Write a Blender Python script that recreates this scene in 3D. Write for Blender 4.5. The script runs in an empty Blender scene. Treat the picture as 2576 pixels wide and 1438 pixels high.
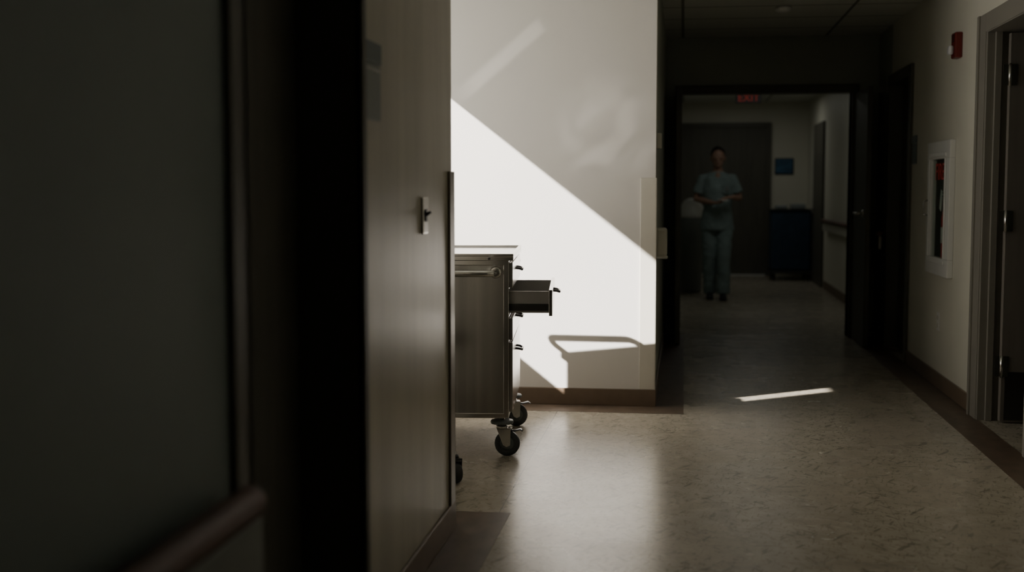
import bpy, bmesh, math, random
from mathutils import Vector, Matrix
random.seed(4)
D=bpy.data; C=bpy.context
COL=C.scene.collection

# ------------------------------------------------------------ materials
def new_mat(name,color=(.5,.5,.5),rough=.5,metal=0.0,spec=.5,bump=0,bscale=60,var=0,vscale=3,stretch=None,emit=None,estr=0,aniso=0):
    m=D.materials.new(name); m.use_nodes=True
    nt=m.node_tree; b=nt.nodes['Principled BSDF']
    b.inputs['Base Color'].default_value=(*color,1)
    b.inputs['Roughness'].default_value=rough
    b.inputs['Metallic'].default_value=metal
    b.inputs['Specular IOR Level'].default_value=spec
    if aniso: b.inputs['Anisotropic'].default_value=aniso
    tc=nt.nodes.new('ShaderNodeTexCoord'); mp=nt.nodes.new('ShaderNodeMapping')
    nt.links.new(tc.outputs['Object'],mp.inputs[0])
    if stretch: mp.inputs['Scale'].default_value=stretch
    if bump:
        n=nt.nodes.new('ShaderNodeTexNoise'); n.inputs['Scale'].default_value=bscale; n.inputs['Detail'].default_value=3
        bp=nt.nodes.new('ShaderNodeBump'); bp.inputs['Strength'].default_value=bump; bp.inputs['Distance'].default_value=.002
        nt.links.new(mp.outputs[0],n.inputs[0]); nt.links.new(n.outputs[0],bp.inputs['Height']); nt.links.new(bp.outputs[0],b.inputs['Normal'])
    if var:
        n=nt.nodes.new('ShaderNodeTexNoise'); n.inputs['Scale'].default_value=vscale; n.inputs['Detail'].default_value=5
        r=nt.nodes.new('ShaderNodeValToRGB')
        r.color_ramp.elements[0].position=.3; r.color_ramp.elements[1].position=.7
        r.color_ramp.elements[0].color=(*[c*(1-var) for c in color],1)
        r.color_ramp.elements[1].color=(*[min(1,c*(1+var)) for c in color],1)
        nt.links.new(mp.outputs[0],n.inputs[0]); nt.links.new(n.outputs[0],r.inputs[0]); nt.links.new(r.outputs[0],b.inputs['Base Color'])
    if emit:
        b.inputs['Emission Color'].default_value=(*emit,1); b.inputs['Emission Strength'].default_value=estr
    return m

M_wall=new_mat('wall_paint',(.785,.75,.70),.55,bump=.15,bscale=120,var=.02,vscale=2)
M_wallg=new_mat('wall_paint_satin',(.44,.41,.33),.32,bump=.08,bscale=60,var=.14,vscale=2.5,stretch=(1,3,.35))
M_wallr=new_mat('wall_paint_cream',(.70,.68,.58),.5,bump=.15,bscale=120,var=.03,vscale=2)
M_walld=new_mat('wall_paint_dark',(.36,.38,.32),.55,var=.04)  # darker grey-green wall colour
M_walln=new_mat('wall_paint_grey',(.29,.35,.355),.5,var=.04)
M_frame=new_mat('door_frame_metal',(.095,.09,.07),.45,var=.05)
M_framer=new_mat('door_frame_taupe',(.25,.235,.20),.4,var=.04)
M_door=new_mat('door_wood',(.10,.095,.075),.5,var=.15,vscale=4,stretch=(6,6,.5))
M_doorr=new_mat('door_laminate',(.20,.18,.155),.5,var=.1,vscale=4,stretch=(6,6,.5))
M_base=new_mat('baseboard_brown',(.17,.12,.08),.4,var=.12,vscale=8)
M_border=new_mat('floor_border_brown',(.12,.085,.06),.42,spec=.3,var=.25,vscale=14,stretch=(1,.5,1))
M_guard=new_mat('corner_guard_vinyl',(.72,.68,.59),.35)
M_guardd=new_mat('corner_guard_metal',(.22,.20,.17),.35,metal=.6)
M_steel=new_mat('brushed_steel',(.45,.44,.41),.27,metal=1,aniso=.4,bump=.05,bscale=30,stretch=(40,40,.6),var=.22,vscale=.35)
M_galv=new_mat('galvanized_steel',(.46,.45,.43),.45,metal=.55,var=.06,vscale=8)
M_steelb=new_mat('polished_steel',(.64,.63,.60),.20,metal=1,var=.03)
M_steeld=new_mat('dark_steel',(.12,.12,.12),.35,metal=1,var=.05)
M_black=new_mat('black_plastic',(.015,.015,.016),.4,var=.1)
M_rub=new_mat('grey_rubber',(.05,.058,.06),.5,var=.1,vscale=20)
M_rubg=new_mat('grey_bumper',(.12,.14,.14),.45,var=.1,vscale=20)
M_white=new_mat('white_plastic',(.75,.75,.72),.35,var=.02)
M_cream=new_mat('cream_plastic',(.55,.53,.45),.4,var=.02)
M_red=new_mat('red_enamel',(.55,.02,.015),.3,var=.05)
M_dred=new_mat('alarm_red',(.15,.014,.010),.35,var=.05)
M_sign=new_mat('placard_slate',(.11,.14,.15),.45,var=.05)
M_signl=new_mat('placard_grey',(.24,.265,.26),.45,var=.05)
M_text=new_mat('lettering_white',(.6,.6,.58),.5)
M_wood=new_mat('handrail_wood',(.12,.065,.045),.6,spec=.3,var=.25,vscale=5,stretch=(8,.6,8))
M_blue=new_mat('blue_fabric',(.025,.05,.09),.8,var=.2,vscale=12,bump=.3)
M_pic=new_mat('blue_print',(.04,.12,.22),.5,var=.6,vscale=4,stretch=(1,1,6))
M_skin=new_mat('skin',(.38,.23,.17),.5,var=.04)
M_hair=new_mat('dark_hair',(.015,.011,.009),.5,var=.3,vscale=40)
M_scrub=new_mat('scrubs_teal',(.23,.30,.30),.85,var=.1,vscale=8,bump=.3,bscale=20)
M_scrubp=new_mat('scrubs_teal_trousers',(.22,.29,.29),.85,var=.1,vscale=8,bump=.3,bscale=20)
M_shoe=new_mat('shoe_leather',(.03,.03,.035),.5)
M_lens=new_mat('strobe_lens',(.7,.7,.72),.1,var=.02)
M_exit=new_mat('sign_lettering_red',(.4,.03,.02),.5,emit=(1,.08,.04),estr=.06)  # exit letters emit a faint red glow

M_glass=D.materials.new('cabinet_glass'); M_glass.use_nodes=True
nt=M_glass.node_tree; nt.nodes.remove(nt.nodes['Principled BSDF'])
tr=nt.nodes.new('ShaderNodeBsdfTransparent'); tr.inputs[0].default_value=(.9,.94,.92,1)
gl=nt.nodes.new('ShaderNodeBsdfGlossy'); gl.inputs['Roughness'].default_value=.05
mx=nt.nodes.new('ShaderNodeMixShader'); mx.inputs[0].default_value=.06
nt.links.new(tr.outputs[0],mx.inputs[1]); nt.links.new(gl.outputs[0],mx.inputs[2]); nt.links.new(mx.outputs[0],nt.nodes['Material Output'].inputs[0])

def floor_mat():
    m=D.materials.new('linoleum'); m.use_nodes=True; nt=m.node_tree; N=nt.nodes; L=nt.links
    b=N['Principled BSDF']; geo=N.new('ShaderNodeNewGeometry')
    n1=N.new('ShaderNodeTexNoise'); n1.inputs['Scale'].default_value=9; n1.inputs['Detail'].default_value=9; n1.inputs['Roughness'].default_value=.7
    L.new(geo.outputs['Position'],n1.inputs[0])
    r1=N.new('ShaderNodeValToRGB'); e=r1.color_ramp.elements
    e[0].position=.3; e[0].color=(.33,.295,.23,1); e[1].position=.7; e[1].color=(.49,.44,.355,1)
    L.new(n1.outputs[0],r1.inputs[0]); cur=r1.outputs[0]
    for k,(ang,sc,th,amt) in enumerate([(.5,(34,6,1),.64,.6),(-.6,(40,7,1),.65,.55),(1.4,(36,6,1),.65,.5),(.2,(80,18,1),.60,.45),(2.3,(90,20,1),.60,.45)]):
        mp=N.new('ShaderNodeMapping'); mp.inputs['Rotation'].default_value=(0,0,ang); mp.inputs['Location'].default_value=(k*3.1,k*7.7,0); 
        mp2=N.new('ShaderNodeMapping'); mp2.inputs['Scale'].default_value=sc
        L.new(geo.outputs['Position'],mp.inputs[0]); L.new(mp.outputs[0],mp2.inputs[0])
        n=N.new('ShaderNodeTexNoise'); n.inputs['Scale'].default_value=1; n.inputs['Detail'].default_value=1.5
        L.new(mp2.outputs[0],n.inputs[0])
        mr=N.new('ShaderNodeMapRange'); mr.inputs['From Min'].default_value=th; mr.inputs['From Max'].default_value=th+.05
        mr.inputs['To Max'].default_value=amt
        L.new(n.outputs[0],mr.inputs[0])
        mi=N.new('ShaderNodeMixRGB'); mi.inputs['Color2'].default_value=(.14,.12,.09,1)
        L.new(mr.outputs[0],mi.inputs[0]); L.new(cur,mi.inputs['Color1']); cur=mi.outputs[0]
    sx=N.new('ShaderNodeSeparateXYZ'); L.new(geo.outputs['Position'],sx.inputs[0])
    for sxv,wd,am in ((-.70,.002,.8),(.82,.0012,.3)):
        a=N.new('ShaderNodeMath'); a.operation='SUBTRACT'; L.new(sx.outputs[0],a.inputs[0]); a.inputs[1].default_value=sxv
        ab=N.new('ShaderNodeMath'); ab.operation='ABSOLUTE'; L.new(a.outputs[0],ab.inputs[0])
        lt=N.new('ShaderNodeMath'); lt.operation='LESS_THAN'; L.new(ab.outputs[0],lt.inputs[0]); lt.inputs[1].default_value=wd
        ml=N.new('ShaderNodeMath'); ml.operation='MULTIPLY'; L.new(lt.outputs[0],ml.inputs[0]); ml.inputs[1].default_value=am
        mi=N.new('ShaderNodeMixRGB'); mi.inputs['Color2'].default_value=(.07,.06,.05,1)
        L.new(ml.outputs[0],mi.inputs[0]); L.new(cur,mi.inputs['Color1']); cur=mi.outputs[0]
    L.new(cur,b.inputs['Base Color'])
    n3=N.new('ShaderNodeTexNoise'); n3.inputs['Scale'].default_value=2.2; n3.inputs['Detail'].default_value=6
    L.new(geo.outputs['Position'],n3.inputs[0])
    mr=N.new('ShaderNodeMapRange'); mr.inputs['To Min'].default_value=.21; mr.inputs['To Max'].default_value=.33
    L.new(n3.outputs[0],mr.inputs[0]); L.new(mr.outputs[0],b.inputs['Roughness'])
    b.inputs['Specular IOR Level'].default_value=.5
    n4=N.new('ShaderNodeTexNoise'); n4.inputs['Scale'].default_value=45; n4.inputs['Detail'].default_value=4
    L.new(geo.outputs['Position'],n4.inputs[0])
    bp=N.new('ShaderNodeBump'); bp.inputs['Strength'].default_value=.12; bp.inputs['Distance'].default_value=.003
    L.new(n4.outputs[0],bp.inputs['Height']); L.new(bp.outputs[0],b.inputs['Normal'])
    return m
M_floor=floor_mat()
def ceil_mat():
    m=D.materials.new('ceiling_tile'); m.use_nodes=True; nt=m.node_tree; N=nt.nodes; L=nt.links
    b=N['Principled BSDF']; geo=N.new('ShaderNodeNewGeometry')
    mp=N.new('ShaderNodeMapping'); mp.inputs['Location'].default_value=(.02,.1,0)
    br=N.new('ShaderNodeTexBrick'); br.offset=0; br.inputs['Scale'].default_value=1
    br.inputs['Brick Width'].default_value=1.2; br.inputs['Row Height'].default_value=.61; br.inputs['Mortar Size'].default_value=.012
    br.inputs['Color1'].default_value=(.72,.73,.66,1); br.inputs['Color2'].default_value=(.66,.67,.61,1); br.inputs['Mortar'].default_value=(.2,.2,.17,1)
    L.new(geo.outputs['Position'],mp.inputs[0]); L.new(mp.outputs[0],br.inputs[0]); L.new(br.outputs[0],b.inputs['Base Color'])
    b.inputs['Roughness'].default_value=.9
    return m
M_ceil=ceil_mat()

# ------------------------------------------------------------ mesh helpers
def bbox(bm,x0,x1,y0,y1,z0,z1,mi=0):
    vs=[bm.verts.new((x,y,z)) for x in (x0,x1) for y in (y0,y1) for z in (z0,z1)]
    for q in ((0,1,3,2),(4,6,7,5),(0,4,5,1),(2,3,7,6),(0,2,6,4),(1,5,7,3)):
        f=bm.faces.new([vs[i] for i in q]); f.material_index=mi
def finish(bm,name,mats,parent=None,smooth=False,bevel=0,loc=None,**props):
    bmesh.ops.recalc_face_normals(bm,faces=bm.faces)
    me=D.meshes.new(name); bm.to_mesh(me); bm.free()
    for m in (mats if isinstance(mats,(list,tuple)) else [mats]): me.materials.append(m)
    if smooth:
        for p in me.polygons: p.use_smooth=True
    o=D.objects.new(name,me); COL.objects.link(o)
    if parent: o.parent=parent
    if loc: o.location=loc
    if bevel:
        md=o.modifiers.new('bevel','BEVEL'); md.width=bevel; md.segments=2; md.limit_method='ANGLE'
    for k,v in props.items(): o[k]=v
    return o
def boxobj(name,dims,mat,parent=None,bevel=0,**p):
    bm=bmesh.new(); bbox(bm,*dims); return finish(bm,name,mat,parent,bevel=bevel,**p)
def struct(name,dims,mat,bevel=0):
    return boxobj(name,dims,mat,None,bevel,kind='structure')
def frame_vecs(t,ref):
    t=t.normalized(); r=Vector(ref)
    s=r-t*r.dot(t)
    if s.length<1e-3:
        r=Vector((0,1,0)) if abs(t.y)<.9 else Vector((1,0,0)); s=r-t*r.dot(t)
    s.normalize(); return s,t.cross(s)
def tube(bm,pts,radii,seg=14,ref=(1,0,0),mi=0,cap=True):
    pts=[Vector(p) for p in pts]; rings=[]
    for i,p in enumerate(pts):
        if i==0: t=pts[1]-p
        elif i==len(pts)-1: t=p-pts[i-1]
        else: t=(pts[i+1]-p).normalized()+(p-pts[i-1]).normalized()
        s,u=frame_vecs(t,ref)
        r=radii[i] if isinstance(radii,list) else radii
        rx,ry=r if isinstance(r,tuple) else (r,r)
        rings.append([bm.verts.new(p+s*rx*math.cos(a)+u*ry*math.sin(a)) for a in [2*math.pi*k/seg for k in range(seg)]])
    for a,b in zip(rings,rings[1:]):
        for k in range(seg):
            f=bm.faces.new((a[k],a[(k+1)%seg],b[(k+1)%seg],b[k])); f.material_index=mi; f.smooth=True
    if cap:
        for r in (rings[0],rings[-1]):
            f=bm.faces.new(r); f.material_index=mi
def ell(bm,c,r,seg=20,rings=12,rot=None,mi=0):
    mat=Matrix.Translation(c)@(rot or Matrix())@Matrix.Diagonal((*r,1))
    g=bmesh.ops.create_uvsphere(bm,u_segments=seg,v_segments=rings,radius=1,matrix=mat)
    for v in g['verts']:
        for f in v.link_faces: f.material_index=mi; f.smooth=True
def lathe(bm,prof,c=(0,0,0),axis='Z',seg=28,mi=0):
    rings=[]
    for r,h in prof:
        row=[]
        for k in range(seg):
            a=2*math.pi*k/seg; x,y=r*math.cos(a),r*math.sin(a)
            v={'Z':(x,y,h),'Y':(x,h,y),'X':(h,x,y)}[axis]
            row.append(bm.verts.new(Vector(v)+Vector(c)))
        rings.append(row)
    for a,b in zip(rings,rings[1:]):
        for k in range(seg):
            f=bm.faces.new((a[k],a[(k+1)%seg],b[(k+1)%seg],b[k])); f.material_index=mi; f.smooth=True
    for r in (rings[0],rings[-1]):
        f=bm.faces.new(r); f.material_index=mi
def empty(name,loc,rz=0,**p):
    e=D.objects.new(name,None); e.location=loc; e.rotation_euler=(0,0,rz); e.empty_display_size=.1; COL.objects.link(e)
    for k,v in p.items(): e[k]=v
    return e
def text_mesh(name,body,size,mat,M,parent=None,ext=.001):
    cu=D.curves.new(name,'FONT'); cu.body=body; cu.size=size; cu.extrude=ext; cu.align_x='CENTER'; cu.align_y='CENTER'
    t=D.objects.new(name+'_src',cu); COL.objects.link(t); C.view_layer.update()
    me=D.meshes.new_from_object(t.evaluated_get(C.evaluated_depsgraph_get()))
    D.objects.remove(t); me.materials.clear(); me.materials.append(mat)
    o=D.objects.new(name,me); COL.objects.link(o); o.matrix_world=M
    if parent: o.parent=parent
    return o

# ------------------------------------------------------------ room shell
H=2.56
struct('floor',(-2.3,4.2,-2.2,18.9,-.12,0),M_floor)
struct('ceiling',(-2.3,4.2,-2.2,18.9,H,H+.12),M_ceil)
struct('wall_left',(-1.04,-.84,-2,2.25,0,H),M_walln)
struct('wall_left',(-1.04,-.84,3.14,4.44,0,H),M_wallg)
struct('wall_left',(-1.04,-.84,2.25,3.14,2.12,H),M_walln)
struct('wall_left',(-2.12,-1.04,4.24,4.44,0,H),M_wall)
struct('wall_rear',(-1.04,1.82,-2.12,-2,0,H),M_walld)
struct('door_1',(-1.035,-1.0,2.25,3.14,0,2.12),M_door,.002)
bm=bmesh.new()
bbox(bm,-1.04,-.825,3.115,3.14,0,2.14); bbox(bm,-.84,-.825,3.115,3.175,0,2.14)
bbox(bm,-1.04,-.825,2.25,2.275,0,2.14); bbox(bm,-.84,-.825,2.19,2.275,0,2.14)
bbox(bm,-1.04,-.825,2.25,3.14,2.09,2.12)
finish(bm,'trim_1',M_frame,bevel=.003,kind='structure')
wy0,wy1,wz0,wz1=5.43,7.03,1.075,2.42
struct('wall_window',(-2.12,-2.0,4.24,wy0,0,H),M_wall)
struct('wall_window',(-2.12,-2.0,wy1,7.34,0,H),M_wall)
struct('wall_window',(-2.12,-2.0,wy0,wy1,0,wz0),M_wall)
struct('wall_window',(-2.12,-2.0,wy0,wy1,wz1,H),M_wall)
bm=bmesh.new(); t=.03
bbox(bm,-2.12,-2.0,wy0,wy0+t,wz0,wz1); bbox(bm,-2.12,-2.0,wy1-t,wy1,wz0,wz1)
bbox(bm,-2.12,-2.0,wy0+t,wy1-t,wz0,wz0+t); bbox(bm,-2.12,-2.0,wy0+t,wy1-t,wz1-t,wz1)
finish(bm,'window_1',M_framer,kind='structure')
struct('wall_back',(-2.0,-.16,7.14,7.34,0,H),M_wall)
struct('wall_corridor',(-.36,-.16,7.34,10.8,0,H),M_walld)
struct('wall_right',(1.62,1.82,-2,6.0,0,H),M_wallr)
struct('wall_right',(1.62,1.82,6.0,6.98,2.12,H),M_wallr)
NY0,NY1,NZ0,NZ1=7.80,8.38,.77,1.51
struct('wall_right',(1.62,1.82,6.98,NY0,0,H),M_wallr)
struct('wall_right',(1.62,1.82,NY1,9.25,0,H),M_wallr)
struct('wall_right',(1.62,1.82,NY0,NY1,0,NZ0),M_wallr)
struct('wall_right',(1.62,1.82,NY0,NY1,NZ1,H),M_wallr)
struct('wall_right',(1.62,1.82,9.25,10.15,2.10,H),M_wallr)
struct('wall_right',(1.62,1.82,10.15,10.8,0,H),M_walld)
struct('wall_side_room',(1.82,4.1,4.9,5.0,0,H),M_walld)
struct('wall_side_room',(1.82,4.1,8.5,8.6,0,H),M_walld)
struct('wall_side_room',(4.0,4.1,5.0,8.5,0,H),M_walld)
struct('wall_partition',(-.36,-.02,10.8,10.95,0,H),M_walld)
struct('wall_partition',(1.40,1.96,10.8,10.95,0,H),M_walld)
struct('wall_partition',(-.02,1.40,10.8,10.95,2.09,H),M_walld)
bm=bmesh.new()
bbox(bm,-.08,-.02,10.78,10.97,0,2.15); bbox(bm,1.40,1.46,10.78,10.97,0,2.15); bbox(bm,-.02,1.40,10.78,10.97,2.08,2.15)
finish(bm,'trim_2',M_frame,bevel=.003,kind='structure')
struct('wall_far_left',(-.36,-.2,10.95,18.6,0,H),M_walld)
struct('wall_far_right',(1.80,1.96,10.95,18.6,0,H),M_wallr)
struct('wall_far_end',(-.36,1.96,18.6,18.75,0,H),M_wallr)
def baseboard(side,dims):
    struct('baseboard_'+side,dims,M_base,.004)
bb=.10
baseboard('left',(-.84,-.828,3.175,4.452,0,bb))
baseboard('left',(-.84,-.828,-2,2.19,0,bb))
baseboard('left',(-1.9,-.84,4.44,4.452,0,bb))
baseboard('back',(-2.0,-.148,7.128,7.14,0,bb))
baseboard('corridor',(-.16,-.148,7.14,10.0,0,bb))
baseboard('right',(1.608,1.62,7.15,9.19,0,bb))
baseboard('right',(1.608,1.62,-2,5.85,0,bb))
baseboard('right',(1.608,1.62,10.21,10.78,0,bb))
baseboard('far',(1.788,1.80,10.97,16.2,0,bb))
struct('trim_3',(-.828,-.655,-2,4.67,0,.0015),M_border)
struct('trim_3',(-2.0,-.828,4.452,4.67,0,.0015),M_border)
struct('trim_3',(-2.0,.012,6.91,7.128,0,.0015),M_border)
struct('trim_3',(-.148,.012,7.128,10.78,0,.0015),M_border)
struct('trim_3',(1.43,1.608,-2,10.78,0,.0015),M_border)
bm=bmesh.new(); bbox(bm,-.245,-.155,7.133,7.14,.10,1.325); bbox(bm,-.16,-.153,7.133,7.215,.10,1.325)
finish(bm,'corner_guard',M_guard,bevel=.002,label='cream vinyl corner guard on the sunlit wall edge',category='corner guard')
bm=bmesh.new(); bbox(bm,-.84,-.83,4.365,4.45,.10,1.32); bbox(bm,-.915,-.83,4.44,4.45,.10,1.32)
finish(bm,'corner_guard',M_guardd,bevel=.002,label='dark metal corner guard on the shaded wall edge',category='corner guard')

# ------------------------------------------------------------ right door (open into side room)
bm=bmesh.new()
bbox(bm,1.595,1.62,6.98,7.14,0,2.20); bbox(bm,1.595,1.62,5.86,6.02,0,2.20); bbox(bm,1.595,1.62,6.02,6.98,2.10,2.20)
bbox(bm,1.585,1.60,7.10,7.14,0,2.20)
bbox(bm,1.60,1.84,6.955,6.98,0,2.12); bbox(bm,1.60,1.84,6.0,6.025,0,2.12); bbox(bm,1.60,1.84,6.025,6.955,2.095,2.12)
bbox(bm,1.64,1.675,6.935,6.957,0,2.10)
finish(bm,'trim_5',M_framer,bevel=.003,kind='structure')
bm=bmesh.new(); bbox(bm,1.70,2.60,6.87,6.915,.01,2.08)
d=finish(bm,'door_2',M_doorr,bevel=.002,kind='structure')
boxobj('kick_plate',(1.72,2.58,6.866,6.87,.02,.28),M_steeld,d)
for hz in (1.86,1.09,.31):
    bm=bmesh.new(); bbox(bm,1.665,1.70,6.868,6.873,hz-.055,hz+.055); bbox(bm,1.70,1.735,6.864,6.87,hz-.055,hz+.055)
    lathe(bm,[(.007,-.06),(.007,.06)],(1.70,6.862,hz)); 
    finish(bm,'hinge',M_steelb,d)
d3=struct('door_3',(1.70,1.74,9.25,10.15,0,2.10),M_door)
bm=bmesh.new()
bbox(bm,1.60,1.70,9.25,9.28,0,2.16); bbox(bm,1.60,1.62,9.19,9.25,0,2.16); bbox(bm,1.60,1.70,10.12,10.15,0,2.16); bbox(bm,1.60,1.62,10.15,10.21,0,2.16); bbox(bm,1.60,1.70,9.28,10.12,2.08,2.16)
finish(bm,'trim_6',M_frame,bevel=.003,kind='structure')
for nm,x0,x1 in (('door_4',1.425,1.465),('door_5',-.065,-.02)):
    l=struct(nm,(x0,x1,10.05,10.775,.01,2.07),M_door,.002)
    if nm=='door_4':
        inner=x0
        bm=bmesh.new()
        lathe(bm,[(.028,0),(.028,.012)],(inner-.012,10.13,1.07),'X'); tube(bm,[(inner,10.13,1.07),(inner-.055,10.13,1.07),(inner-.06,10.15,1.07),(inner-.06,10.26,1.07)],.011)
        finish(bm,'door_lever',M_steelb,l,smooth=True)

# handrails
def handrail(x0,sgn,y0,y1,ztop,label,light,ch=.022,bh=.15,bw=.012,bx=.045):
    e=empty('handrail',(x0,(y0+y1)/2,ztop),label=label,category='handrail')
    hl=(y1-y0)/2
    bm=bmesh.new(); tube(bm,[(sgn*.055,-hl,-ch),(sgn*.055,hl-.01,-ch),(sgn*.055,hl,-ch)],[(.03,ch),(.03,ch),(.02,ch*.7)],ref=(1,0,0)); 
    finish(bm,'rail_cap',M_wood,e)
    bm=bmesh.new(); bbox(bm,min(sgn*bx-bw,sgn*bx+bw),max(sgn*bx-bw,sgn*bx+bw),-hl+.015,hl-.005,-bh,-ch*1.8)
    finish(bm,'bumper_panel',light,e,bevel=.006)
    k=max(2,int((y1-y0)/.8)+1)
    for i in range(k):
        yy=-hl+.12+(2*hl-.24)*i/(k-1)
        bm=bmesh.new(); bbox(bm,min(0,sgn*.04),max(0,sgn*.04),yy-.025,yy+.025,-.13,-.05)
        finish(bm,'bracket',M_steeld,e,bevel=.004)
handrail(-.84,1,-1.0,2.16,.71,'dark wood handrail with pale bumper beside a door',M_signl,.032,.26,.022,.055)
handrail(1.62,-1,10.24,10.74,.93,'short wood handrail beside the double door',M_cream)
handrail(1.80,-1,11.2,16.0,.90,'long wood handrail along the far corridor wall',M_cream)

# ------------------------------------------------------------ wall fittings
e=empty('room_sign',(-.84,3.27,1.545),label='slate and grey plastic room sign on shaded wall beside door',category='room sign')
boxobj('sign_plate',(0,.008,-.085,.085,-.105,.045),M_signl,e,.003)
boxobj('sign_header',(0,.011,-.085,.085,.047,.105),M_sign,e,.003)
boxobj('sign_strip',(.008,.0095,-.07,.07,.028,.034),M_text,e)
e=empty('light_switch',(-.84,3.95,1.17),label='steel toggle light switch plate on shaded wall',category='light switch')
boxobj('switch_plate',(0,.008,-.04,.04,-.06,.06),M_steelb,e,.004)
bm=bmesh.new(); tube(bm,[(.006,0,0),(.024,0,.012)],[.006,.005]); bbox(bm,.008,.011,-.012,.012,-.02,.02); finish(bm,'toggle',M_black,e)
boxobj('thermostat',(-.162,-.132,7.36,7.44,1.50,1.59),M_cream,None,.006,label='small cream wall thermostat just past the wall corner',category='thermostat')
e=empty('sanitizer_dispenser',(-.161,7.42,.94),label='cream soap dispenser mounted just past the wall corner',category='soap dispenser')
bm=bmesh.new(); bbox(bm,0,.066,-.055,.055,-.08,.09); finish(bm,'dispenser_body',M_cream,e,bevel=.015)
bm=bmesh.new(); bbox(bm,.004,.07,-.04,.04,-.092,-.078); finish(bm,'push_lever',M_white,e,bevel=.004)
e=empty('fire_alarm_strobe',(1.621,7.70,2.11),label='red wall fire alarm with clear strobe lens',category='fire alarm')
boxobj('alarm_housing',(-.045,0,-.055,.055,-.075,.075),M_dred,e,.008)
boxobj('strobe_lens',(-.075,-.045,-.03,.03,-.055,.0),M_lens,e,.012)
bm=bmesh.new()
for i in range(4): bbox(bm,-.048,-.044,-.035,.035,.02+i*.012,.026+i*.012)
finish(bm,'sounder_grille',M_black,e)
e=empty('wall_outlet',(1.62,8.12,.42),label='ivory electrical outlet plate low on the cream wall',category='outlet')
boxobj('outlet_plate',(-.007,0,-.037,.037,-.058,.058),M_white,e,.003)
for zz in (-.025,.025): boxobj('socket',(-.009,-.006,-.016,.016,zz-.014,zz+.014),M_cream,e,.002)
e=empty('room_sign',(1.62,9.08,1.54),label='dark slate room sign beside recessed door on cream wall',category='room sign')
boxobj('sign_plate',(-.008,0,-.075,.075,-.10,.045),M_sign,e,.003)
boxobj('sign_header',(-.011,0,-.075,.075,.047,.10),M_sign,e,.003)
# fire extinguisher cabinet
e=empty('extinguisher_cabinet',(1.62,8.09,1.14),label='white recessed fire extinguisher cabinet with glazed door',category='extinguisher cabinet')
bm=bmesh.new(); y0,y1,z0,z1=-.34,.34,-.42,.42; a,b_,c,d_=-.22,.22,-.31,.31
for q in ((y0,y1,z0,c),(y0,y1,d_,z1),(y0,a,c,d_),(b_,y1,c,d_)): bbox(bm,-.035,0,*q)
for q in ((a-.035,b_+.035,c-.035,c-.012),(a-.035,b_+.035,d_+.012,d_+.035),(a-.035,a-.012,c,d_),(b_+.012,b_+.035,c,d_)): bbox(bm,-.045,-.035,*q)
finish(bm,'cabinet_door',M_white,e,bevel=.004)
bm=bmesh.new()
bbox(bm,.17,.175,-.28,.28,-.36,.36); bbox(bm,0,.17,-.283,-.278,-.36,.36); bbox(bm,0,.17,.278,.283,-.36,.36); bbox(bm,0,.17,-.28,.28,-.363,-.358); bbox(bm,0,.17,-.28,.28,.358,.363)
finish(bm,'cabinet_box',M_framer,e)
boxobj('glass_pane',(-.02,-.016,a,b_,c,d_),M_glass,e)
bm=bmesh.new(); tube(bm,[(-.035,.305,.05),(-.06,.305,.04),(-.06,.305,-.04),(-.035,.305,-.05)],.006); finish(bm,'door_pull',M_steel,e)
R=Matrix(((0,0,-1,0),(-1,0,0,0),(0,1,0,0),(0,0,0,1)))
tx=text_mesh('lettering','FIRE',.15,M_red,Matrix.Identity(4),None); tx.matrix_world=Matrix.Translation((-.0225,0,.225))@R; tx.parent=e
ex=empty('fire_extinguisher',(1.673,8.07,.782),label='red fire extinguisher with white label inside glazed cabinet',category='fire extinguisher')
bm=bmesh.new(); lathe(bm,[(.05,0),(.062,.01),(.063,.30),(.055,.345),(.03,.375),(.02,.385),(.018,.40)]); finish(bm,'cylinder_body',M_red,ex)
bm=bmesh.new(); lathe(bm,[(.0645,.14),(.0645,.24)]); finish(bm,'paper_label',M_white,ex)
bm=bmesh.new(); bbox(bm,-.015,.015,-.02,.02,.40,.43); bbox(bm,-.06,.02,-.01,.01,.43,.438); bbox(bm,-.06,.0,-.01,.01,.452,.46)
tube(bm,[(0,.02,.415),(0,.06,.42),(0,.085,.37),(0,.08,.2),(0,.075,.06)],.009); finish(bm,'valve_and_hose',M_black,ex)
bm=bmesh.new(); bbox(bm,-.001,.001,-.03,.03,-.13,0); o=finish(bm,'inspection_tag',M_white,ex); o.location=(-.058,.03,.47); o.rotation_euler=(.35,0,0)
bm=bmesh.new(); lathe(bm,[(.05,0),(.06,-.012),(.055,-.03),(.03,-.042)]); 
finish(bm,'smoke_detector',M_white,loc=(.69,9.1,H),label='round white ceiling smoke detector',category='smoke detector')
e=empty('exit_sign',(.70,14.0,2.27),label='dimly glowing hanging exit sign with red letters',category='exit sign')
boxobj('sign_box',(-.14,.14,-.02,.02,-.05,.06),M_black,e,.004)
bm=bmesh.new(); lathe(bm,[(.008,.06),(.008,.29)]); finish(bm,'hanger_rod',M_steeld,e)
tx=text_mesh('lettering','EXIT',.115,M_exit,Matrix.Translation((0,-.021,.003))@Matrix.Rotation(math.pi/2,4,'X')); tx.parent=e

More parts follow.
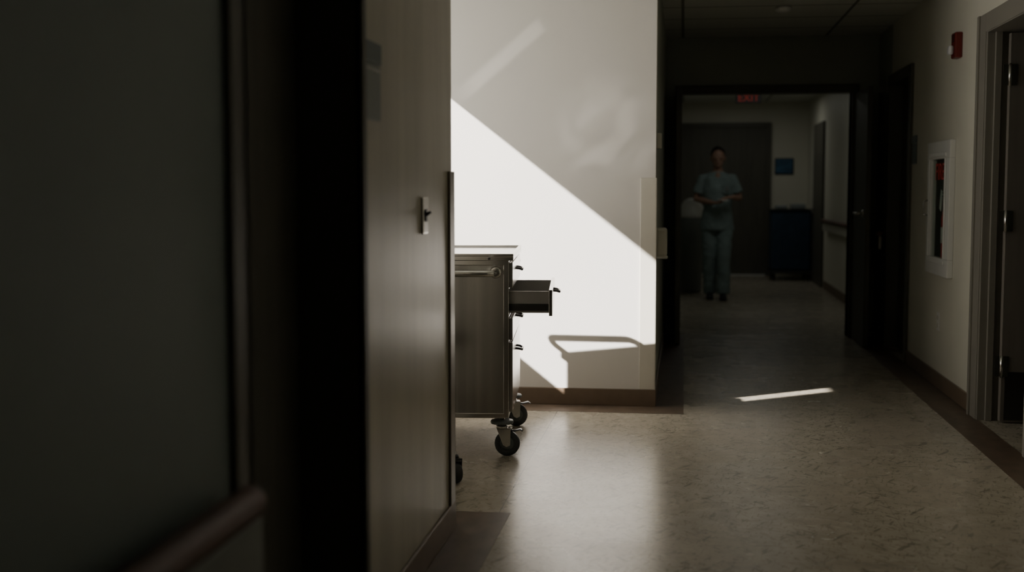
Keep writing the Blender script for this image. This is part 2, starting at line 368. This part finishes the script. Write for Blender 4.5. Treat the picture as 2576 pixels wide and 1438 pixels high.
# far end door, picture, cart, bins
struct('door_6',(.02,1.20,18.56,18.6,.02,2.18),M_door)
bm=bmesh.new(); bbox(bm,-.05,.02,18.54,18.6,0,2.25); bbox(bm,1.20,1.27,18.54,18.6,0,2.25); bbox(bm,.02,1.20,18.54,18.6,2.18,2.25)
finish(bm,'trim_7',M_frame,kind='structure',bevel=.003)
struct('trim_8',(.02,1.20,18.5,18.6,0,.018),M_white)
struct('door_7',(1.77,1.80,16.35,17.5,0,2.15),M_door)
e=empty('wall_picture',(1.46,18.6,1.61),label='small blue landscape print on far wall',category='picture')
boxobj('picture_frame',(-.135,.135,-.02,0,-.12,.12),M_black,e,.004)
boxobj('print',(-.12,.12,-.023,-.02,-.105,.105),M_pic,e)
e=empty('linen_cart',(1.49,17.8,0),label='dark blue covered linen cart against far wall',category='linen cart')
bm=bmesh.new(); bbox(bm,-.27,.27,-.3,.3,.14,.98); o=finish(bm,'fabric_cover',M_blue,e,bevel=.03)
boxobj('base_frame',(-.29,.29,-.32,.32,.10,.14),M_steeld,e,.01)
boxobj('top_frame',(-.285,.285,-.315,.315,.98,1.0),M_steeld,e,.006)
for sx in (-1,1):
    for sy in (-1,1):
        bm=bmesh.new(); lathe(bm,[(.03,-.012),(.045,-.01),(.045,.01),(.03,.012)],(0,0,0),'X'); bbox(bm,-.02,-.015,-.02,.02,0,.055); bbox(bm,.015,.02,-.02,.02,0,.055); bbox(bm,-.02,.02,-.02,.02,.05,.056)
        finish(bm,'caster',M_black,e,loc=(sx*.23,sy*.25,.045))
for i,(xx,w,h) in enumerate(((-.13,.16,.05),(.10,.2,.07))):
    bm=bmesh.new(); bbox(bm,-w/2,w/2,-.12,.12,0,h)
    finish(bm,'folded_linen',M_signl,bevel=.012,loc=(1.49+xx,17.75,1.0),label='folded pale linen stacked on blue cart',category='folded linen',group='folded linen on the cart')
e=empty('waste_bin',(.10,15.4,0),label='pale round-topped hamper bin in dim corridor',category='waste bin')
bm=bmesh.new(); lathe(bm,[(.11,.0),(.13,.02),(.15,.9),(.15,.92)]); finish(bm,'bin_body',M_signl,e)
bm=bmesh.new(); lathe(bm,[(.158,.92),(.158,.96),(.14,1.06),(.09,1.13),(.03,1.16)]); finish(bm,'bin_lid',M_white,e)

# ------------------------------------------------------------ medical cart
rz=math.radians(5.2)
W=.64; DP=.89
OX,OY=W/2,-DP/2
kx,ky=-.80,5.65
cx=kx+math.cos(rz)*(-OX)-math.sin(rz)*(-OY); cy=ky+math.sin(rz)*(-OX)+math.cos(rz)*(-OY)
cart=empty('medical_cart',(cx,cy,0),rz,label='brushed steel medical drawer cart with one drawer pulled open',category='medical cart')
def cb(bm,x0,x1,y0,y1,z0,z1,mi=0): bbox(bm,x0+OX,x1+OX,y0+OY,y1+OY,z0,z1,mi)
bm=bmesh.new()
cb(bm,-W+.004,-.02,.006,.012,.21,.925)
cb(bm,-W+.004,-.02,DP-.012,DP-.006,.21,.925)
cb(bm,-W,-W+.006,.0,DP,.19,.925)
cb(bm,-W+.004,-.004,.004,DP-.004,.205,.212)
cb(bm,-W+.004,-.20,.012,DP-.012,.66,.664)
finish(bm,'body_panels',M_steel,cart,bevel=.001)
bm=bmesh.new()
for (x,y) in ((-.026,0),(-.026,DP-.026),(-W,0),(-W,DP-.026)): cb(bm,x,x+.026,y,y+.026,.19,.93)
for y in (0,DP-.014): cb(bm,-W+.02,-.02,y,y+.014,.188,.212); cb(bm,-W+.02,-.02,y,y+.014,.905,.93)
for z in (.188,.545,.660,.792,.918): cb(bm,-.02,0,.02,DP-.02,z,z+.006)
finish(bm,'frame_rails',M_steelb,cart,bevel=.006)
bm=bmesh.new()
cb(bm,-W-.015,.022,-.018,DP+.018,.928,.948)
for q in ((-W-.015,.022,-.018,-.004),(-W-.015,.022,DP+.004,DP+.018),(-W-.015,-W-.001,-.004,DP+.004),(.008,.022,-.004,DP+.004)): cb(bm,*q,.948,.960)
finish(bm,'worktop',M_steelb,cart,bevel=.003)
bm=bmesh.new(); lathe(bm,[(.006,0),(.006,-.004),(.003,-.006)],(-.09+OX,-.018+OY,.938),'Y'); finish(bm,'rivet',M_steeld,cart)
def push_handle(y,s,pl,pr,x0,x1,z=.873):
    bm=bmesh.new(); x0+=OX; x1+=OX; r=.05
    pts=[(x0,y,z),(x0,y+s*(pl-r),z)]
    for k in range(1,6):
        a=math.pi/2*k/5; pts.append((x0+r*(1-math.cos(a)),y+s*(pl-r+r*math.sin(a)),z))
    pts.append((x1-r,y+s*pr,z))
    for k in range(1,6):
        a=math.pi/2*k/5; pts.append((x1-r+r*math.sin(a),y+s*(pr-r+r*math.cos(a)),z))
    pts.append((x1,y,z))
    tube(bm,pts,.0145,ref=(0,0,1))
    for x in (x0,x1): lathe(bm,[(.028,0),(.028,s*.008),(.018,s*.013)],(x,y,z),'Y')
    finish(bm,'push_handle',M_steelb,cart)
push_handle(.006+OY,-1,.11,.11,-.555,-.062); push_handle(DP-.006+OY,1,.170,.13,-.52,-.01,.880)
def drawer(z0,z1,pull,hz):
    e=D.objects.new('drawer',None); COL.objects.link(e); e.parent=cart; e.empty_display_size=.05
    bm=bmesh.new(); 
    bbox(bm,OX+pull+.001,OX+pull+.017,.024+OY,DP-.024+OY,z0,z1); 
    finish(bm,'drawer_front',M_steelb,e,bevel=.002)
    if pull>.05:
        bm=bmesh.new(); a,b=.05+OY,DP-.05+OY; x0,x1=OX+pull-.40,OX+pull+.001; zb=z0+.012; zt=z1-.012
        bbox(bm,x0,x1,a,a+.003,zb,zt); bbox(bm,x0,x1,b-.003,b,zb,zt); bbox(bm,x0,x0+.003,a,b,zb,zt); bbox(bm,x0,x1,a,b,zb,zb+.003)
        bbox(bm,x0,x1,a-.003,a+.005,zt,zt+.004)
        finish(bm,'drawer_tray',M_galv,e)
        zr=(zb+zt)/2-.022
        for yy,ss in ((a-.012,-1),(b,1)): 
            bm=bmesh.new()
            bbox(bm,x0+.1,x1-.004,yy,yy+.012,zr-.016,zr+.016)
            bbox(bm,x0+.1,x1-.03,yy-.002,yy,zr-.008,zr+.008)
            for k in range(6): bbox(bm,x1-.03-.028*k-.008,x1-.03-.028*k,yy-.004,yy-.002,zr-.005,zr+.005)
            finish(bm,'slide_rail',M_steeld,e)
    bm=bmesh.new(); x=OX+pull+.015; hw=.06; yy=DP/2+OY-.03
    tube(bm,[(x,yy-hw,hz+.004),(x+.018,yy-hw+.004,hz+.002),(x+.032,yy-hw+.02,hz-.004),(x+.032,yy+hw-.02,hz-.004),(x+.018,yy+hw-.004,hz+.002),(x,yy+hw,hz+.004)],[(.006,.006)]*6,ref=(0,0,1))
    finish(bm,'handle',M_steeld,e)
drawer(.80,.916,0,.868); drawer(.668,.790,.185,.758); drawer(.553,.657,0,.635); drawer(.215,.542,0,.47)
def caster(parent,loc,ang,R,mw=M_rub,body=M_steel,bump=True,brake=True,top=.19):
    e=D.objects.new('caster',None); e.empty_display_size=.05; COL.objects.link(e); e.parent=parent; e.location=loc; e.rotation_euler=(0,0,ang)
    bm=bmesh.new(); lathe(bm,[(R*.62,-.014),(R*.92,-.016),(R,-.010),(R,.010),(R*.92,.016),(R*.62,.014)],(.025,0,R),'Y'); finish(bm,'wheel',mw,e)
    bm=bmesh.new(); lathe(bm,[(R*.2,-.018),(R*.64,-.013),(R*.64,.013),(R*.2,.018)],(.025,0,R),'Y'); finish(bm,'wheel_hub',M_rubg,e)
    bm=bmesh.new()
    ht=2*R+.012
    for s in (-1,1):
        yy=s*.023
        a=[(-.022,ht),(.045,ht),(.042,R*.9),(.025,R*.75),(.008,R*.9)]
        v1=[bm.verts.new((x,yy-.0015,z)) for x,z in a]; v2=[bm.verts.new((x,yy+.0015,z)) for x,z in a]
        bm.faces.new(v1); bm.faces.new(v2[::-1])
        for k in range(5): bm.faces.new((v1[k],v1[(k+1)%5],v2[(k+1)%5],v2[k]))
    bbox(bm,-.022,.045,-.0245,.0245,ht-.003,ht+.003)
    lathe(bm,[(.028,ht),(.028,ht+.012),(.016,ht+.016),(.012,top)],(0,0,0))
    lathe(bm,[(.008,-.028),(.008,.028)],(.025,0,R),'Y')
    finish(bm,'fork',body,e)
    if bump:
        bm=bmesh.new(); lathe(bm,[(.03,ht+.018),(.052,ht+.022),(.055,ht+.03),(.052,ht+.038),(.03,ht+.042)]); finish(bm,'bumper',M_rubg,e)
    if brake:
        bm=bmesh.new(); tube(bm,[(.02,0,ht-.01),(.06,0,ht-.012),(.088,0,ht-.004),(.10,0,ht-.012)],[(.010,.005),(.014,.005),(.020,.004),(.018,.003)],ref=(0,1,0)); finish(bm,'brake_pedal',M_steeld,e)
caster(cart,(-.035+OX,.06+OY,0),-.1,.060,body=M_steelb)
caster(cart,(-.025+OX,DP-.09+OY,0),.15,.060,body=M_steelb)
caster(cart,(-W+.06+OX,.06+OY,0),2.6,.060,body=M_steelb)
caster(cart,(-W+.06+OX,DP-.09+OY,0),2.9,.060,body=M_steelb)

# rolling stool mostly behind the shaded wall
st=empty('rolling_stool',(-1.195,5.15,0),label='white based rolling stool with black casters beside the cart',category='stool')
bm=bmesh.new(); lathe(bm,[(.12,.47),(.17,.48),(.175,.51),(.16,.54),(.08,.55)]); finish(bm,'seat',M_black,st)
bm=bmesh.new(); lathe(bm,[(.035,.13),(.035,.30),(.02,.301),(.02,.47)]); finish(bm,'gas_column',M_steel,st)
bm=bmesh.new()
for k in range(5):
    a=math.radians(0+72*k); c,s=math.cos(a),math.sin(a)
    tube(bm,[(0,0,.14),(c*.12,s*.12,.135),(c*.235,s*.235,.115)],[(.028,.02),(.022,.016),(.018,.012)],ref=(0,0,1))
finish(bm,'star_base',M_white,st)
for k in range(5):
    a=math.radians(0+72*k)
    caster(st,(math.cos(a)*.22,math.sin(a)*.22,0),a-.2 if k else -.9,.046,mw=M_black,body=M_black,bump=False,brake=False,top=.116)

# ------------------------------------------------------------ person
PX,PY=.385,14.4
def remeshed(bm,name,mat,parent,vox,loc=None,smooth_it=6,**p):
    o=finish(bm,name,mat,parent,smooth=True,loc=loc,**p)
    m=o.modifiers.new('remesh','REMESH'); m.mode='VOXEL'; m.voxel_size=vox; m.use_smooth_shade=True
    s=o.modifiers.new('smooth','SMOOTH'); s.factor=.5; s.iterations=smooth_it
    return o
def hand(bm,wr,d,n,sgn):
    wr=Vector(wr); d=Vector(d).normalized(); n=Vector(n); n=(n-d*n.dot(d)).normalized(); s=d.cross(n)*sgn
    tube(bm,[wr-d*.02,wr+d*.02,wr+d*.06,wr+d*.09],[(.024,.019),(.034,.017),(.041,.016),(.038,.012)],ref=tuple(s))
    for i,L in enumerate((.070,.080,.074,.058)):
        b=wr+d*.082+s*(-.030+.020*i)
        p1=b+(d*.95+n*.3).normalized()*L*.42; p2=p1+(d*.5+n*.85).normalized()*L*.32; p3=p2+(n-d*.1).normalized()*L*.28
        tube(bm,[b-d*.012,b,p1,p2,p3],[.0095,.0095,.0088,.008,.0062],seg=8)
    b=wr+d*.025-s*.03
    tube(bm,[b+s*.01,b,b+(d*.6-s*.7+n*.3).normalized()*.035,b+(d*.6-s*.7+n*.3).normalized()*.035+(d*.8+n*.6).normalized()*.03],[.013,.012,.0105,.0085],seg=8)
bm=bmesh.new()
tube(bm,[(0,.0,.86),(0,0,.95),(0,-.005,1.08),(0,-.01,1.26),(0,0,1.38),(0,.008,1.44),(0,.01,1.48),(0,.0,1.56),(0,-.01,1.60)],
     [(.14,.10),(.16,.11),(.125,.095),(.15,.115),(.155,.095),(.11,.07),(.056,.056),(.048,.052),(.05,.05)],seg=24)
ell(bm,(0,-.085,1.405),(.034,.026,.06))
HP=Matrix.Translation((0,.0,1.55))@Matrix.Rotation(math.radians(16),4,'X')@Matrix.Translation((0,0,-1.55))
hb=bmesh.new()
ell(hb,(0,0,1.645),(.079,.095,.10)); ell(hb,(0,-.028,1.585),(.060,.062,.062)); ell(hb,(0,-.07,1.545),(.024,.02,.018))
tube(hb,[(0,-.085,1.645),(0,-.103,1.615),(0,-.110,1.600),(0,-.09,1.592)],[.008,.011,.015,.010],seg=8)
ell(hb,(0,-.090,1.565),(.024,.010,.006)); ell(hb,(0,-.088,1.555),(.021,.010,.006))
ell(hb,(-.030,-.088,1.655),(.018,.008,.005)); ell(hb,(.030,-.088,1.655),(.018,.008,.005))
for s in (-1,1): ell(hb,(s*.080,.008,1.62),(.010,.020,.032))
bmesh.ops.transform(hb,matrix=HP,verts=hb.verts)
tmp=D.meshes.new('t'); hb.to_mesh(tmp); hb.free(); bm.from_mesh(tmp); D.meshes.remove(tmp)
RS,RE,RW=(-.165,0,1.395),(-.245,.0,1.155),(-.055,-.20,1.115)
LS,LE,LW=(.165,0,1.395),(.25,.0,1.165),(.165,-.215,1.180)
for S,E,Wr in ((RS,RE,RW),(LS,LE,LW)):
    m1=(Vector(S)+Vector(E))/2; m2=Vector(E).lerp(Vector(Wr),.35)
    tube(bm,[Vector(S)*.8+Vector((0,0,.28)),S,m1,E,m2,Wr],[.05,.052,.043,.037,.038,.024])
hand(bm,RW,(.85,-.5,.05),(0,0,1),1)
hand(bm,LW,(-.85,-.5,-.05),(0,.1,-1),1)
legs=[((-.085,0,.92),(-.082,-.02,.50),(-.075,.05,.10)),((.085,0,.92),(.075,-.09,.51),(.075,-.09,.10))]
for h,k,a in legs:
    h,k,a=map(Vector,(h,k,a)); tube(bm,[h,h.lerp(k,.5),k,k.lerp(a,.35),a,a-Vector((0,0,.05))],[.088,.072,.052,.052,.034,.036])
person=remeshed(bm,'person',M_skin,None,.0065,loc=(PX,PY,0),smooth_it=3,label='person in teal scrubs walking while looking down at a phone',category='person')
for s in (-1,1):
    bm=bmesh.new(); ell(bm,HP@Vector((s*.030,-.086,1.643)),(.011,.008,.006)); finish(bm,'eye',M_black,person,smooth=True)
bm=bmesh.new()
ell(bm,(0,.022,1.665),(.087,.092,.098)); ell(bm,(0,.085,1.69),(.045,.045,.045)); ell(bm,(0,.055,1.60),(.070,.05,.06))
bmesh.ops.transform(bm,matrix=HP,verts=bm.verts)
remeshed(bm,'hair',M_hair,person,.01)
bm=bmesh.new()
tube(bm,[(0,0,.80),(0,0,.90),(0,-.005,1.08),(0,-.012,1.26),(0,0,1.38),(0,.008,1.43),(0,.012,1.465)],
     [(.195,.145),(.188,.138),(.160,.122),(.175,.135),(.180,.118),(.140,.088),(.082,.072)],seg=28)
for S,E in ((RS,RE),(LS,LE)):
    S=Vector(S);E=Vector(E)
    tube(bm,[S*.7+Vector((0,0,.43)),S+Vector((0,0,.0)),S.lerp(E,.35),S.lerp(E,.72)],[.045,.062,.063,.068])
top=remeshed(bm,'scrub_top',M_scrub,person,.01)
tex=D.textures.new('folds','CLOUDS'); tex.noise_scale=.09
def folds(o,st):
    m=o.modifiers.new('folds','DISPLACE'); m.texture=tex; m.strength=st; m.mid_level=.5; m.texture_coords='LOCAL'
folds(top,.022)
bm=bmesh.new(); bbox(bm,.05,.13,-.146,-.139,1.22,1.32); o=finish(bm,'chest_pocket',M_scrub,person,bevel=.003)
bm=bmesh.new(); bbox(bm,.085,.12,-.158,-.152,1.25,1.30); o=finish(bm,'id_badge',M_signl,person,bevel=.002)
bm=bmesh.new()
tube(bm,[(0,0,.80),(0,0,.92),(0,0,1.0)],[(.165,.12),(.165,.12),(.14,.105)],seg=24)
for h,k,a in legs:
    h,k,a=map(Vector,(h,k,a)); tube(bm,[h,h.lerp(k,.5),k,k.lerp(a,.5),a-Vector((0,0,.03))],[.102,.096,.082,.078,.076])
tr_=remeshed(bm,'scrub_trousers',M_scrubp,person,.01); folds(tr_,.025)
for h,k,a in legs:
    x,y,z=a
    bm=bmesh.new(); tube(bm,[(x,y+.07,.045),(x,y+.03,.055),(x,y-.05,.05),(x,y-.12,.036),(x,y-.175,.028)],[(.030,.035),(.038,.052),(.042,.045),(.045,.033),(.03,.02)],ref=(1,0,0))
    bbox(bm,x-.04,x+.04,y-.17,y+.09,.001,.02)
    remeshed(bm,'shoe',M_shoe,person,.008)
bm=bmesh.new(); bbox(bm,-.038,.038,-.07,.07,-.004,.004); o=finish(bm,'phone',M_white,bevel=.003,loc=(PX+.055,PY-.275,1.148),label='small pale phone held in both hands',category='phone')
o.rotation_euler=(.1,0,.5)

# ------------------------------------------------------------ light
w=D.worlds.new('World'); C.scene.world=w; w.use_nodes=True
bg=w.node_tree.nodes['Background']; bg.inputs[0].default_value=(1.0,.965,.89,1); bg.inputs[1].default_value=2.9
p=D.lights.new('window_portal','AREA'); p.shape='RECTANGLE'; p.size=1.34; p.size_y=1.60; p.cycles.is_portal=True
po=D.objects.new('window_portal',p); COL.objects.link(po); po.location=(-2.13,(wy0+wy1)/2,(wz0+wz1)/2); po.rotation_euler=(0,-math.pi/2,0)
s=D.lights.new('sun','SUN'); s.energy=21; s.angle=math.radians(.6); s.color=(1,.955,.90)
so=D.objects.new('sun',s); COL.objects.link(so); dv=Vector((1,.78,-.7875)); so.rotation_euler=dv.to_track_quat('-Z','Y').to_euler(); so.location=(-6,3,6)
sp=D.lights.new('added_glint_spot','SPOT'); sp.energy=24; sp.spot_size=math.radians(110); sp.spot_blend=.2; sp.shadow_soft_size=.012; sp.color=(1,.94,.85)  # added spot, beam masked to imitate sun reflected off the steel worktop
spo=D.objects.new('added_glint_spot',sp); COL.objects.link(spo); spo.location=(-1.2,5.6,1.3); spo.rotation_euler=(math.pi/2,0,0)
sp.use_nodes=True; nt=sp.node_tree; N=nt.nodes; L=nt.links
em=[n for n in N if n.type=='EMISSION'][0]
tc=N.new('ShaderNodeTexCoord'); sx=N.new('ShaderNodeSeparateXYZ'); L.new(tc.outputs['Normal'],sx.inputs[0])
def mth(op,a,b=None,c=None):
    n=N.new('ShaderNodeMath'); n.operation=op
    for i,v in enumerate((a,b,c)):
        if v is None: continue
        if isinstance(v,(int,float)): n.inputs[i].default_value=v
        else: L.new(v,n.inputs[i])
    return n.outputs[0]
nz=mth('MULTIPLY',sx.outputs[2],-1); A=mth('DIVIDE',sx.outputs[0],nz); B=mth('DIVIDE',sx.outputs[1],nz)
a1=mth('ADD',A,.071); b1=mth('SUBTRACT',B,.318)
uu=mth('ADD',mth('MULTIPLY',a1,.763),mth('MULTIPLY',b1,.646)); vv=mth('SUBTRACT',mth('MULTIPLY',b1,.763),mth('MULTIPLY',a1,.646))
def smooth(x,lo,hi):
    n=N.new('ShaderNodeMapRange'); n.interpolation_type='SMOOTHSTEP'; L.new(x,n.inputs[0]); n.inputs[1].default_value=lo; n.inputs[2].default_value=hi; return n.outputs[0]
bar=mth('MULTIPLY',mth('MULTIPLY',smooth(vv,-.032,-.018),smooth(vv,.036,.016)),mth('MULTIPLY',smooth(uu,-.05,.12),smooth(uu,.43,.40)))  # diagonal reflected-sun streak, shaped in the beam mask
a2=mth('SUBTRACT',A,.50); b2=mth('SUBTRACT',B,.19)
cv=N.new('ShaderNodeCombineXYZ'); L.new(mth('ADD',mth('MULTIPLY',A,.8),mth('MULTIPLY',B,.7)),cv.inputs[0]); L.new(mth('MULTIPLY',mth('SUBTRACT',B,A),1.8),cv.inputs[1])
nn=N.new('ShaderNodeTexNoise'); nn.inputs['Scale'].default_value=4.0; nn.inputs['Detail'].default_value=1.5; nn.inputs['Distortion'].default_value=1.0; L.new(cv.outputs[0],nn.inputs[0])
r2=mth('ADD',mth('POWER',mth('ABSOLUTE',a2),2),mth('POWER',mth('ABSOLUTE',b2),2))
wisp=mth('MULTIPLY',smooth(r2,.06,.0),smooth(nn.outputs[0],.42,.68))  # soft patchy reflections, shaped in the same beam by noise
tot=mth('ADD',mth('MULTIPLY',bar,1.0),mth('MULTIPLY',wisp,.75))
L.new(tot,em.inputs['Strength'])
for nm,yy,en in (('far_corridor_fill',13.0,2.6),('far_end_fill',16.9,3.2)):  # unseen fill lights, added to brighten the person and the end wall
    a=D.lights.new(nm,'AREA'); a.shape='RECTANGLE'; a.size=1.0; a.size_y=.5; a.energy=en; a.color=(1,1,.92)
    ao=D.objects.new(nm,a); COL.objects.link(ao); ao.location=(.8,yy,2.5)

# ------------------------------------------------------------ camera
cam=D.cameras.new('camera'); co=D.objects.new('camera',cam); COL.objects.link(co); C.scene.camera=co
cam.sensor_width=36; cam.lens=43.32
co.location=(0,0,1.25); co.rotation_euler=(math.radians(90-4.41),0,math.radians(7.91))
cam.dof.use_dof=True; cam.dof.focus_distance=5.85; cam.dof.aperture_fstop=1.6
cam.clip_start=.05
C.scene.view_settings.view_transform='AgX'
C.scene.view_settings.exposure=.15
